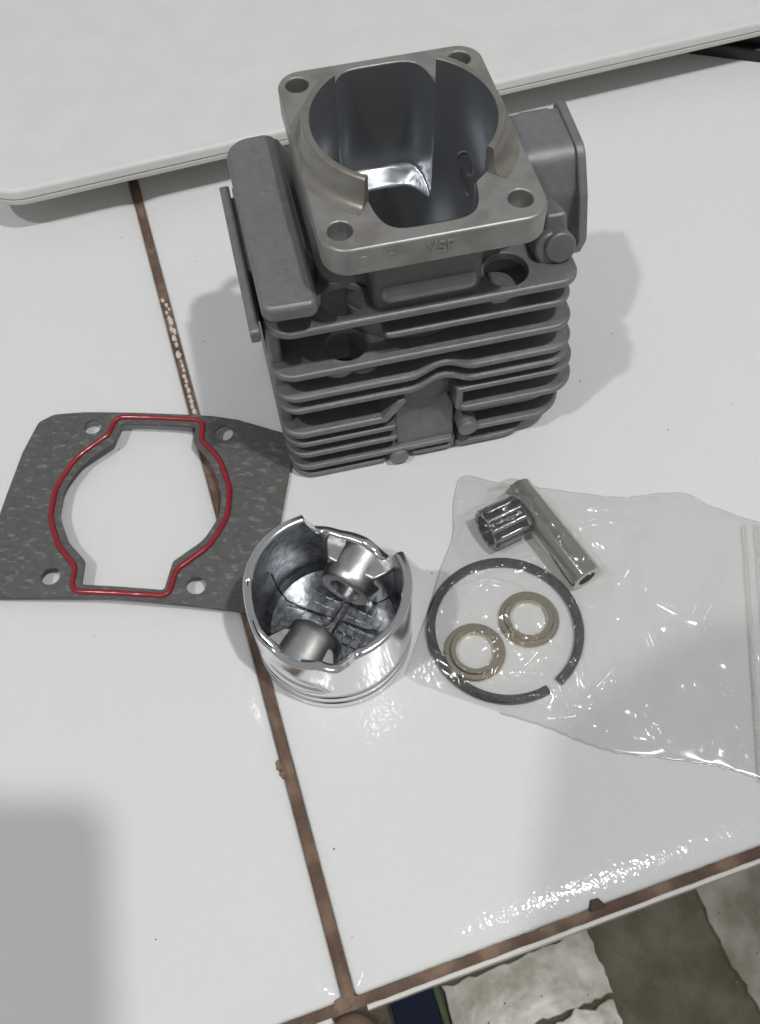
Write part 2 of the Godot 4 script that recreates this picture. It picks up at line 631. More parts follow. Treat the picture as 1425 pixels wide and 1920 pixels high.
func floor_area():
	var o := MeshInstance3D.new()
	o.name = "floor"
	var s := Shape.new()
	s.extrude(rect(-2500, -2500, 2500, 2500, 1), [], -60, 0, 0, 0)
	o.mesh = s.mesh()
	o.material_override = M.floor_screed
	o.set_meta("kind", "structure")
	add_child(o)
	var g := FastNoiseLite.new()
	g.seed = 9
	g.frequency = 0.05
	var list := [
		[[Vector2(40, -56), Vector2(188, -104), Vector2(203, -47), Vector2(124, -22), Vector2(98, 60), Vector2(64, 40)], "floor_tile_white"],
		[[Vector2(130, -16), Vector2(158, -29), Vector2(166, -36), Vector2(185, -34), Vector2(204, -41), Vector2(216, 20), Vector2(190, 120), Vector2(120, 110)], "floor_tile_white"],
		[[Vector2(290, -180), Vector2(303, -128), Vector2(322, -70), Vector2(344, -16), Vector2(380, 100), Vector2(640, 20), Vector2(560, -260)], "floor_tile_beige"],
		[[Vector2(-400, -20), Vector2(-330, 240), Vector2(-80, 180), Vector2(-140, -70)], "floor_tile_white"],
		[[Vector2(-20, 330), Vector2(40, 560), Vector2(320, 480), Vector2(250, 250)], "floor_tile_beige"]]
	for q in list:
		var out := dense(PackedVector2Array(q[0]), 6.0)
		for i in out.size():
			out[i] += Vector2(g.get_noise_2d(out[i].x, out[i].y), g.get_noise_2d(out[i].x + 300, out[i].y)) * 5.0
		s = Shape.new()
		s.extrude(out, [], 0.3, 7.0, 1.2, 0)
		part("floor_tile", s, M[q[1]], o)

func floor_grit():
	var rng := RandomNumberGenerator.new()
	rng.seed = 23
	var s := Shape.new()
	for k in 90:
		var c := Vector3(rng.randf_range(20, 420), 7.0, rng.randf_range(-140, 60))
		var r := rng.randf_range(0.4, 1.3) * (2.2 if rng.randf() < 0.06 else 1.0)
		s.next()
		var ring := []
		for a in 7:
			ring.append(c + Vector3(cos(a * TAU / 7) * r * rng.randf_range(0.5, 1.4), 0.0, sin(a * TAU / 7) * r * rng.randf_range(0.5, 1.4)))
		for a in 7:
			s.tri(c + Vector3(0, r * 0.3, 0), ring[(a + 1) % 7], ring[a])
	part("floor_grit", s, M.floor_grit, get_node("floor")).set_meta("kind", "stuff")

func floor_objects():
	var o := thing("navy_box", "dark navy box with a green side standing on the floor beyond the counter edge", "box", Vector3(20, -COUNTER + 0.2, -20), 0.284)
	part("box_body", block(-22, 0, -110, 20, 22, 90, 3, 1.5), M.navy_plastic, o)
	part("green_side", block(20.4, 0, -108, 27, 14, 90, 1, 0.8), M.green_plastic, o)
	o = thing("tan_lump", "rounded tan lump on the floor beside the navy box", "stone", Vector3(-44, -COUNTER + 0.2, -14), 0.2)  # simple tan shape for a rounded thing mostly out of view
	var s := Shape.new()
	s.lathe([[Vector2(20, 0), Vector2(24, 5), Vector2(25, 12), Vector2(22, 20), Vector2(15, 26), Vector2(6, 29), Vector2(0.01, 29.5)]], 32)
	part("lump_body", s, M.tan_matte, o)

func raised_panel():
	var o := thing("white_panel", "large white plastic panel with rounded corner lying raised behind the cylinder", "panel", Vector3(-150.5, 0, -293.0), 0.275)
	# local: x along the front edge, z = 0 at the edge, going back to -z
	var radii := [18, 18, 18, 18]
	var out := rounded([Vector2(0, -330), Vector2(480, -330), Vector2(480, 0), Vector2(0, 0)], radii, 10)
	var s := Shape.new()
	s.extrude(out, [], 18.1, 22.4, 1.3, 0.35)
	part("top_shell", s, M.panel_white, o)
	s = Shape.new()
	s.extrude(Shape.inset(out, 0.7), [], 17.5, 18.3, 0, 0)
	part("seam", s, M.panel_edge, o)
	s = Shape.new()
	s.extrude(out, [], 15.2, 17.6, 0.35, 0.6)
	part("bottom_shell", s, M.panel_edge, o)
	var f := thing("black_block", "black plastic block under the white panel at its right end", "block", Vector3(175, 0, -392), -0.27)
	part("block_body", block(-30, 0, -60, 130, 15.0, -3, 3, 1), M.black_plastic, f)
	part("lower_step", block(-26, 0, -3.4, 130, 6, 1.5, 1, 0.8), M.black_plastic, f)
	f = thing("support_block", "black plastic support out of sight under the back left of the white panel", "support", Vector3(-120, 0, -420), 0.275)
	part("support_body", block(-40, 0, -90, 40, 15.0, 20, 6, 1), M.black_plastic, f)

# ---------------------------------------------------------------- cylinder
func bore_loop(extra := 0.0, front_most := 24.5) -> PackedVector2Array:
	var out := PackedVector2Array()
	for i in 180:
		var a := TAU * i / 180
		var r := channel_radius(a)
		if sin(a) > 0:
			r = minf(r, front_most)
		out.append(Vector2.from_angle(a) * (r + extra))
	return out

func channel_radius(a: float) -> float:   # bore with a rounded box channel front and back
	var c := absf(cos(a))
	var s := absf(sin(a))
	if c > 0.62:
		return 24.5
	var r := pow(pow(c / 14.2, 5.0) + pow(s / 32.0, 5.0), -0.2)
	return maxf(24.5, r)

func bore_radius(a: float, y: float) -> float:
	var r := 24.5
	var rc := channel_radius(a)
	if rc > 24.5:
		if sin(a) > 0:
			rc = minf(rc, 27.2 + maxf(0.0, y - 97.5) * 0.75)
			r = lerpf(24.5, rc, smoothstep(75.0, 82.0, y))
		else:
			var sill := 66.5 + (rc - 24.5) * 0.62
			r = lerpf(24.5, rc, smoothstep(sill - 0.7, sill + 0.7, y))
	# oval port low on the right wall, with a slot below
	var da := wrapf(a - deg_to_rad(-27.5), -PI, PI) * 24.5
	var port := Vector2(da / 2.9, (y - 85.5) / 3.3).length()
	var slot := Vector2((da + (y - 79.0) * 0.3) / 1.5, (y - 79.0) / 5.0).length()
	return r + 6.0 * (1.0 - smoothstep(0.82, 1.0, port)) + 1.6 * (1.0 - smoothstep(0.7, 1.0, slot))

func wave(v: Vector2) -> float:   # how far a fin rises over the plug boss
	var t := clampf((v.x - 5.0) / 10.5, -1, 1)
	return 4.2 * pow(cos(t * PI / 2), 2.0) * smoothstep(16.0, 27.0, v.y)

func fin(called: String, out: PackedVector2Array, holes: Array, y0: float, y1: float, o: Node3D, waved := false):
	y0 += 0.4
	var b := (y1 - y0) * 0.30
	var s := Shape.new()
	if not waved:
		s.extrude(out, holes, y0, y1, b, b, 0.3)
	else:
		# a ring plate whose rim can rise over the plug boss
		var p := dense(out, 1.2)
		if Shape.area(p) < 0:
			p.reverse()
		var loops := []
		var m := (y0 + y1) / 2
		for q in [[0.70, y0], [0.85, y0], [-b, y0], [-b * 0.293, y0 + b * 0.293], [0.0, m - 0.2], [0.0, m + 0.2], [-b * 0.293, y1 - b * 0.293], [-b, y1], [0.85, y1], [0.70, y1]]:
			var loop := PackedVector3Array()
			var f: float = q[0]
			var pts := p
			if f > 0.0:
				pts = PackedVector2Array()
				for v in p:
					pts.append(v * f)
			elif f < 0.0:
				pts = Shape.inset(p, -f)
			for i in p.size() + 1:
				var v: Vector2 = pts[i % p.size()]
				loop.append(Vector3(v.x, q[1] + wave(v), v.y))
			loops.append(loop)
		s.grid(loops, true)
	part(called, s, M.cast_alloy, o)

const ARCS := [[124.8, 235.2], [-55.2, 45.0]]

func engine_cylinder():
	var o := thing("engine_cylinder", "grey finned engine cylinder standing upside down with open bore", "engine cylinder", Vector3(10.34, 0, -211.5), 0.19105)
	var bore := bore_loop(1.3)
	# body between the fins
	var s := Shape.new()
	s.extrude(rounded([Vector2(-44, -33.5), Vector2(34, -33.5), Vector2(34, 16), Vector2(-44, 16)], 5), [circle(0, 0, 25.9, 60)], 2.0, 40, 0.5, 1.5)
	s.extrude(rounded([Vector2(-44, -35), Vector2(34, -35), Vector2(34, 15), Vector2(-44, 15)], 5), [bore], 40.3, 75, 0.5, 0.5)
	s.extrude(circle(0, 0, 25.5, 40), [], 2.2, 18, 0.5, 0.5)
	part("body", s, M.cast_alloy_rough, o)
	s = Shape.new()
	var neck := [Vector2(-17, -34.5), Vector2(17, -34.5), Vector2(17, -20), Vector2(29, -17), Vector2(29, 15), Vector2(15.5, 19), Vector2(15.5, 29.4), Vector2(-15.5, 29.4), Vector2(-15.5, 19), Vector2(-29, 15), Vector2(-29, -17), Vector2(-17, -20)]
	s.extrude(rounded(neck, 2.5), [bore_loop(0.6, 27.4)], 74, 99, 0.3, 0.3)
	part("neck", s, M.cast_alloy_rough, o)
	s = Shape.new()
	s.extrude(rounded([Vector2(-13.8, 22), Vector2(14.2, 22), Vector2(14.2, 31.2), Vector2(-13.8, 31.2)], 3.0), [], 78.6, 84.6, 2.6, 2.0)
	part("neck_ledge", s, M.machined_alloy, o)
	# base flange
	s = Shape.new()
	var plate := rounded([Vector2(-28.9, -35.6), Vector2(30.1, -35.6), Vector2(30.1, 36.9), Vector2(-28.9, 36.9)], 7.0, 8)
	var holes := [bore_loop(0.35, 99.0)]
	for h in [Vector2(-23.4, -29.3), Vector2(23.4, -29.3), Vector2(-23.4, 29.3), Vector2(23.4, 29.3)]:
		holes.append(circle(h.x, h.y, 3.25))
	s.extrude(plate, holes, 98.4, 107.2, 0.7, 1.0, 0.35)
	var fl := part("base_flange", s, M.machined_alloy, o)
	s = Shape.new(ALONG_Z)
	for k in 2:   # flash mark and boss on the flange's front
		s.extrude(circle([-19.0, -12.0][k], 103.4, [1.5, 1.0][k], 16), [], 36.0, [37.15, 37.05][k], 0.12, 0)
	part("casting_mark", s, M.machined_alloy, fl)
	var tm := TextMesh.new()
	var font := SystemFont.new()
	font.font_names = PackedStringArray(["Droid Sans"])
	tm.font = font
	tm.text = "YSF"
	tm.font_size = 32
	tm.pixel_size = 0.00014
	tm.depth = 0.0007
	piece("raised_lettering", tm, M.machined_alloy, fl, Vector3(0.7, 103.6, 37.0))
	# spigot arcs round the bore, their feet running out into the flange
	var foot := [Vector2(31.0, 107.22), Vector2(29.4, 107.45), Vector2(28.2, 108.1), Vector2(27.4, 109.3), Vector2(27.0, 111.0), Vector2(26.7, 114.2), Vector2(26.4, 114.8), Vector2(26.0, 115.0)]
	for arc in [ARCS[0], ARCS[1]]:
		s = Shape.new()
		var a: float = deg_to_rad(arc[0])
		var b: float = deg_to_rad(arc[1])
		var rows := []
		var flat := []
		for i in 61:
			var t := lerpf(a, b, i / 60.0)
			var dir := Vector3(cos(t), 0, sin(t))
			var most := 29.0 / maxf(0.01, absf(cos(t)))
			var row := PackedVector3Array()
			for q in foot:
				row.append(dir * minf(q.x, most - (34.0 - q.x) * 0.02) + Vector3(0, q.y, 0))
			rows.append(row)
			flat.append(PackedVector3Array([row[-1], dir * 24.9 + Vector3(0, 115.0, 0), dir * 24.55 + Vector3(0, 114.7, 0)]))
		s.grid(rows)
		s.grid(flat)
		for e in [0, 60]:
			s.next()
			var dir: Vector3 = Vector3(rows[e][0].x, 0, rows[e][0].z).normalized()
			var loop := PackedVector3Array([dir * 24.5 + Vector3(0, 104, 0), dir * 28.8 + Vector3(0, 104, 0)])
			loop.append_array(rows[e])
			loop.append(flat[e][1])
			loop.append(flat[e][2])
			for k in range(1, loop.size() - 1):
				if e == 0:
					s.tri(loop[0], loop[k], loop[k + 1])
				else:
					s.tri(loop[0], loop[k + 1], loop[k])
		part("spigot", s, M.stained_shaded_alloy, o)
	# bore wall with its two transfer channels and a port
	s = Shape.new()
	var bores := []
	var nu := 300
	for i in nu + 1:
		var t := TAU * (i % nu) / nu
		var row := PackedVector3Array()
		for j in 131:
			var y := lerpf(106.9, 22.0, float(j) / 130)
			var r := bore_radius(t, y)
			row.append(Vector3(r * cos(t), y, r * sin(t)))
		bores.append(row)
	s.grid(bores, false)
	for arc in ARCS:
		var up := []
		for i in 61:
			var t := deg_to_rad(lerpf(arc[0], arc[1], i / 60.0))
			var row := PackedVector3Array()
			for y in [114.72, 112.0, 109.0, 106.4]:
				row.append(Vector3(24.52 * cos(t), y, 24.52 * sin(t)))
			up.append(row)
		s.grid(up, false)
	var dome := []
	for i in 49:
		var a := TAU * (i % 48) / 48
		var row := PackedVector3Array()
		for k in 9:
			var q := k / 8.0
			row.append(Vector3(cos(a), 0, sin(a)) * 24.5 * (1 - q) + Vector3(0, 22.0 - 3.0 * sin(q * PI / 2), 0))
		dome.append(row)
	s.grid(dome)
	part("bore", s, M.bore_lining, o)
	# fins, from the top down
	var back := -34.5
	var access := [circle(-23.2, 23.0, 6.2), circle(24.4, 23.4, 6.4), circle(-23.2, -25.0, 6.0), circle(24.4, -25.0, 6.0)]
	var f1 := rounded([Vector2(-46, back), Vector2(44.5, back), Vector2(44.5, 32.2), Vector2(-46, 32.2)], [5, 5, 6, 7], 8)
	fin("fin", f1, [bore] + access, 73.2, 76.2, o)
	fin("fin", rounded([Vector2(-13.5, -30), Vector2(44, back + 2), Vector2(44, 31.4), Vector2(-13, 31.4)], [2, 4, 6, 2], 6), [circle(0, 0, 25.8, 60)], 64.8, 67.2, o)
	fin("fin", rounded([Vector2(-46.6, back), Vector2(46, back), Vector2(46, 31.8), Vector2(-46.6, 31.8)], [5, 5, 7, 7], 8), [bore, access[0]], 54.0, 56.8, o)
	var f3 := rounded([Vector2(-46.6, back), Vector2(48.0, back), Vector2(48.0, 31.6), Vector2(-46.6, 31.6)], [5, 5, 8, 7], 10)
	fin("fin", f3, [], 43.6, 46.1, o, true)
	fin("fin", f3, [], 37.6, 40.0, o, true)
	fin("fin", rounded([Vector2(9.8, 0), Vector2(50.5, 0), Vector2(50.5, 31.4), Vector2(9.8, 31.4)], [2, 2, 9, 2], 8), [], 32.2, 34.5, o)
	fin("fin", rounded([Vector2(11.2, 0), Vector2(52, 0), Vector2(52, 31.6), Vector2(11.2, 31.6)], [2, 2, 10, 2.5], 8), [], 22.0, 24.6, o)
	part("fin_web", block(10.2, 22.5, 4, 12.6, 34.2, 30.6, 0.8, 0.8), M.cast_alloy, o)
	s = Shape.new()
	for strip in [[-46.8, -14.0, 0.0], [-14.0, -7.0, 1.0]]:
		if strip[2] == 0.0:
			s.extrude(rounded([Vector2(-46.8, 0), Vector2(-13.6, 0), Vector2(-13.6, 31.4), Vector2(-46.8, 31.4)], [2, 2, 1.2, 7], 8), [], 24.4, 27.0, 0.95, 0.95)
		else:
			s.put(ALONG_Z)
			s.extrude(rounded([Vector2(-14.6, 24.6), Vector2(-13.0, 24.4), Vector2(-6.4, 33.8), Vector2(-7.4, 34.9), Vector2(-9.2, 34.2), Vector2(-14.6, 27.0)], 0.5), [], 4, 31.2, 0.35, 0.3)
	part("fin", s, M.cast_alloy, o)
	fin("fin", rounded([Vector2(-46.4, 0), Vector2(-9.4, 0), Vector2(-9.4, 31.2), Vector2(-46.4, 31.2)], [2, 2, 2, 7], 8), [], 18.8, 21.2, o)
	fin("fin", rounded([Vector2(-46.2, 0), Vector2(-9.0, 0), Vector2(-9.0, 31.2), Vector2(-46.2, 31.2)], [2, 2, 2, 7], 8), [], 12.6, 15.0, o)
	fin("fin", rounded([Vector2(-46.0, 0), Vector2(10.3, 0), Vector2(10.3, 31.4), Vector2(-46.0, 31.4)], [2, 2, 2, 7], 8), [], 5.4, 7.8, o)
	fin("fin", rounded([Vector2(-45.6, 0), Vector2(-13.2, 0), Vector2(-13.2, 31.0), Vector2(-45.6, 31.0)], [2, 2, 2, 7], 8), [], 0.2, 2.6, o)
	fin("fin", rounded([Vector2(-4.8, 0), Vector2(10.3, 0), Vector2(10.3, 31.0), Vector2(-4.8, 31.0)], [2, 2, 2, 2], 5), [], 1.4, 3.6, o)
	part("fin_web", block(8.6, 1.8, 8, 10.9, 7.6, 30.4, 0.8, 0.7), M.cast_alloy, o)
	fin("fin", rounded([Vector2(17, -20), Vector2(50, -20), Vector2(50, 31.2), Vector2(17, 31.2)], [2, 2, 12, 2], 8), [], 9.2, 11.6, o)
	fin("fin", rounded([Vector2(11, -14), Vector2(40, -14), Vector2(40, 31.0), Vector2(11, 31.0)], [2, 2, 12, 2], 8), [], 1.4, 3.8, o)
	fin("fin", rounded([Vector2(14, -20), Vector2(50, -20), Vector2(50, 28.0), Vector2(14, 28.0)], [2, 2, 13, 2], 8), [], 15.6, 17.6, o)
	# plain panel with pin bosses and the plug boss
	s = Shape.new(Transform3D(Basis(Vector3.RIGHT, -0.26) * ALONG_Z.basis, Vector3(0, 6.5, 29.6)))
	s.extrude(rounded([Vector2(-9.2, 0), Vector2(10.4, 0), Vector2(10.9, 13), Vector2(8.8, 20.6), Vector2(-9.2, 19.6)], 0.6), [], -16, 0, 0.5, 0)
	part("smooth_panel", s, M.cast_alloy, o)
	for q in [[14.6, 13.4, 3.4], [-9.2, 4.2, 3.3]]:
		s = Shape.new(ALONG_Z)
		s.extrude(circle(q[0], q[1], q[2], 28), [], 12, 32.8, 0.5, 0)
		part("pin_boss", s, M.cast_alloy, o)
	s = Shape.new(ALONG_Z)
	s.extrude(circle(0.8, 34.4, 6.9, 40), [], 8, 27.6, 1.3, 0)
	s.extrude(circle(4.8, 33.6, 4.2, 24), [], 8, 26.6, 0.8, 0)
	part("plug_boss", s, M.cast_alloy_rough, o)
	# wall joining the fins on the exhaust side
	s = Shape.new()
	s.extrude(rounded([Vector2(-46.8, -33), Vector2(-42.5, -33), Vector2(-42.5, 25.5), Vector2(-46.2, 24.5)], 1.2), [], 1.5, 74, 0.8, 0.8)
	part("side_wall", s, M.cast_alloy, o)
	# exhaust block and its plate
	s = Shape.new()
	s.extrude(rounded([Vector2(-46.6, -35.5), Vector2(-31, -36.2), Vector2(-31, 34.2), Vector2(-46.4, 33.6)], [9, 4, 3, 3.5], 8), [], 83.2, 88.4, 1.3, 1.2)
	s.extrude(rounded([Vector2(-45.6, -33), Vector2(-33, -33), Vector2(-33, 27), Vector2(-45.6, 27)], 2), [], 74.5, 84.2, 0.3, 0.3)
	for k in 2:
		s.extrude(circle(-38.6, [-11.5, 20.0][k], 1.1, 16), [], 88.0, 88.6, 0.15, 0)
	var eb := part("exhaust_block", s, M.cast_alloy, o)
	s = Shape.new(ALONG_Z)
	s.extrude(rounded([Vector2(-32.0, 87.6), Vector2(-30.6, 87.4), Vector2(-25.6, 78), Vector2(-25.6, 75), Vector2(-33, 75)], 1.0), [], -34.5, 13.0, 1.0, 1.0)
	part("sloped_side", s, M.cast_alloy_rough, eb)
	s = Shape.new(ALONG_X)
	s.extrude(rounded([Vector2(-27, 80), Vector2(33.2, 80), Vector2(31.5, 76.5), Vector2(10, 50), Vector2(-20, 46)], [1.2, 1.2, 2, 4, 4]), [], -50.5, -47.6, 0.5, 0.5)
	s.extrude(rounded([Vector2(-24, 78), Vector2(8, 78), Vector2(4, 52), Vector2(-18, 49)], 1.2), [], -48.5, -45, 0.3, 0.3)
	part("exhaust_flange", s, M.cast_alloy, o)
	# intake duct and its plate
	s = Shape.new(ALONG_X)
	s.extrude(rounded([Vector2(-28.5, 86.6), Vector2(-9.5, 85.4), Vector2(-3.6, 74), Vector2(-2.4, 60), Vector2(-28, 60)], [1.5, 7, 6, 1, 1], 8), [], 29, 56, 0.6, 0.6)
	var id := part("intake_duct", s, M.cast_alloy, o)
	part("duct_lug", block(44.5, 74, -33.5, 55, 82.5, -28.2, 1.0, 0.8), M.cast_alloy_rough, id)
	s = Shape.new(ALONG_X)
	s.extrude(rounded([Vector2(-31, 88), Vector2(-9, 86.2), Vector2(-1, 75), Vector2(4.5, 62), Vector2(1.5, 53), Vector2(-31, 53)], [3, 6, 6, 3, 3, 3], 6), [], 55, 57.8, 0.5, 0.5)
	part("intake_flange", s, M.cast_alloy, o)
	s = Shape.new(Transform3D(Basis(Vector3.RIGHT, -0.35) * ALONG_Z.basis, Vector3(39.6, 80.6, 23.0)))
	s.extrude(circle(0.4, 0.0, 4.6, 32), [], -16, 1.0, 0.7, 0)
	s.extrude(rounded([Vector2(-3.6, 0), Vector2(4.2, 0), Vector2(3.4, 8.6), Vector2(-2.6, 8.6)], 1.2), [], -16, -3.2, 0.9, 0)
	s.extrude(circle(-1.8, -0.6, 5.0, 24), [], -14, -0.6, 0.9, 0)
	part("bolt_boss", s, M.cast_alloy, o)

# ---------------------------------------------------------------- gasket
func bow(v: Vector2) -> float:   # the sheet bows up off the counter
	return 0.5 + 4.4 * cos(clampf(v.x / 50.0, -1, 1) * PI * 0.42) - 1.0 * clampf(v.x / 47.0, -1, 1)

func gasket():
	var o := thing("gasket", "dark grey flecked paper gasket with a raised red sealing bead", "gasket", Vector3(-79.56, 0, -163.8), -0.10865)
	var out := rounded([Vector2(-43.5, -31.0), Vector2(-38.5, -34.3), Vector2(-28, -35.4), Vector2(0, -36.0), Vector2(18, -36.6), Vector2(27, -36.1), Vector2(46, -32.2), Vector2(47.6, -20), Vector2(47.0, 0), Vector2(47.3, 36.6), Vector2(22, 35.9), Vector2(-5, 35.6), Vector2(-46.5, 37.4), Vector2(-47.6, 20), Vector2(-47.0, 0), Vector2(-46.0, -18)], [3, 4, 4, 8, 8, 5, 1.5, 6, 9, 1.5, 9, 9, 1.2, 9, 9, 9], 5)
	var opening := rounded([Vector2(-12.8, -31.0), Vector2(12.9, -31.6), Vector2(13.3, -25.0), Vector2(20.4, -17.6), Vector2(25.6, -7.6), Vector2(26.9, 2.5), Vector2(23.2, 12.5), Vector2(14.6, 21.4), Vector2(13.7, 31.6), Vector2(-12.8, 31.6), Vector2(-13.6, 23.2), Vector2(-20.8, 16.6), Vector2(-26.2, 7), Vector2(-27.2, -4), Vector2(-23.6, -13.6), Vector2(-14.0, -23.0)], [1.2, 1.2, 2.5, 12, 14, 14, 14, 2.5, 1.2, 1.2, 2.5, 12, 14, 14, 14, 2.5], 6)
	var holes := [opening]
	for h in [Vector2(-23.2, -29.2), Vector2(23.1, -29.9), Vector2(-23.6, 29.1), Vector2(23.4, 29.0)]:
		holes.append(circle(h.x, h.y, 3.1, 24))
	var s := Shape.new()
	var th := 0.9
	var big := [dense(out, 2.0)]
	for h in holes:
		big.append(dense(h, 1.5))
	# cut into strips so that the sheet can bend
	for up in [true, false]:
		s.next()
		for p in Shape.pieces(big[0], big.slice(1)):
			for k in 100:
				var x0 := -50.0 + k
				for c in Geometry2D.intersect_polygons(p, PackedVector2Array([Vector2(x0, -60), Vector2(x0 + 1.0, -60), Vector2(x0 + 1.0, 60), Vector2(x0, 60)])):
					var idx := Geometry2D.triangulate_polygon(c)
					for i in range(0, idx.size(), 3):
						var t := [c[idx[i]], c[idx[i + 1]], c[idx[i + 2]]]
						if ((t[1] - t[0]).cross(t[2] - t[0]) > 0) == up:
							t = [t[0], t[2], t[1]]
						var w := []
						for v in t:
							w.append(Vector3(v.x, bow(v) + (th if up else 0.0), v.y))
						s.tri(w[0], w[1], w[2])
	for i in big.size():
		var p: PackedVector2Array = big[i]
		if (Shape.area(p) > 0) != (i == 0):
			p.reverse()
		s.next()
		for k in p.size():
			var a := p[k]
			var b := p[(k + 1) % p.size()]
			var ya: float = bow(a)
			var yb: float = bow(b)
			s.quad(Vector3(b.x, yb, b.y), Vector3(a.x, ya, a.y), Vector3(a.x, ya + th, a.y), Vector3(b.x, yb + th, b.y))
	part("sheet", s, M.gasket_paper, o)
	var bead := rounded([Vector2(-15.4, -33.6), Vector2(15.3, -34.4), Vector2(15.9, -26.0), Vector2(23.2, -19.2), Vector2(28.4, -8.4), Vector2(29.5, 2.5), Vector2(25.6, 14.3), Vector2(16.2, 24.4), Vector2(15.4, 33.6), Vector2(-15.6, 34.2), Vector2(-16.4, 25.4), Vector2(-23.8, 18.2), Vector2(-29.2, 7.8), Vector2(-30.3, -4), Vector2(-26.0, -16.2), Vector2(-16.8, -26.0)], [3, 3, 4, 14, 16, 16, 16, 4, 3, 3, 4, 14, 16, 16, 16, 4], 7)
	var path := PackedVector3Array()
	var g := FastNoiseLite.new()
	g.seed = 3
	g.frequency = 0.12
	var radii := []
	for v in dense(bead, 1.0):
		path.append(Vector3(v.x, bow(v) + th + 0.12, v.y))
		radii.append(0.98 + 0.14 * g.get_noise_2d(v.x, v.y))
	s = Shape.new()
	s.tube(path, 0.88, 10, true, radii)
	part("sealing_bead", s, M.red_silicone, o)

# ---------------------------------------------------------------- piston
const RIM := [[-180, 35.5], [-174, 37], [-108, 37], [-104, 32.5], [-99, 28.8], [-92, 28.0], [-60, 27.8], [-46, 26.0], [-36, 27.0], [-30, 32.5], [-24, 36], [0, 37], [60, 37.3], [71, 37], [76, 33.8], [84, 30.3], [98, 29.2], [117, 26.0], [136, 25.2], [150, 26.8], [162, 29.2], [172, 32.6], [180, 35.5]]

func rim_height(a: float) -> float:
	var d := rad_to_deg(wrapf(a, -PI, PI))
	for i in RIM.size() - 1:
		if d >= RIM[i][0] and d <= RIM[i + 1][0]:
			var t: float = (d - RIM[i][0]) / float(RIM[i + 1][0] - RIM[i][0])
			var before: float = RIM[i - 1][1] if i > 0 else RIM[RIM.size() - 2][1]
			var after: float = RIM[i + 2][1] if i + 2 < RIM.size() else RIM[1][1]
			return clampf(cubic_interpolate(RIM[i][1], RIM[i + 1][1], before, after, t), minf(RIM[i][1], RIM[i + 1][1]) - 0.3, maxf(RIM[i][1], RIM[i + 1][1]) + 0.3)
	return 36.0

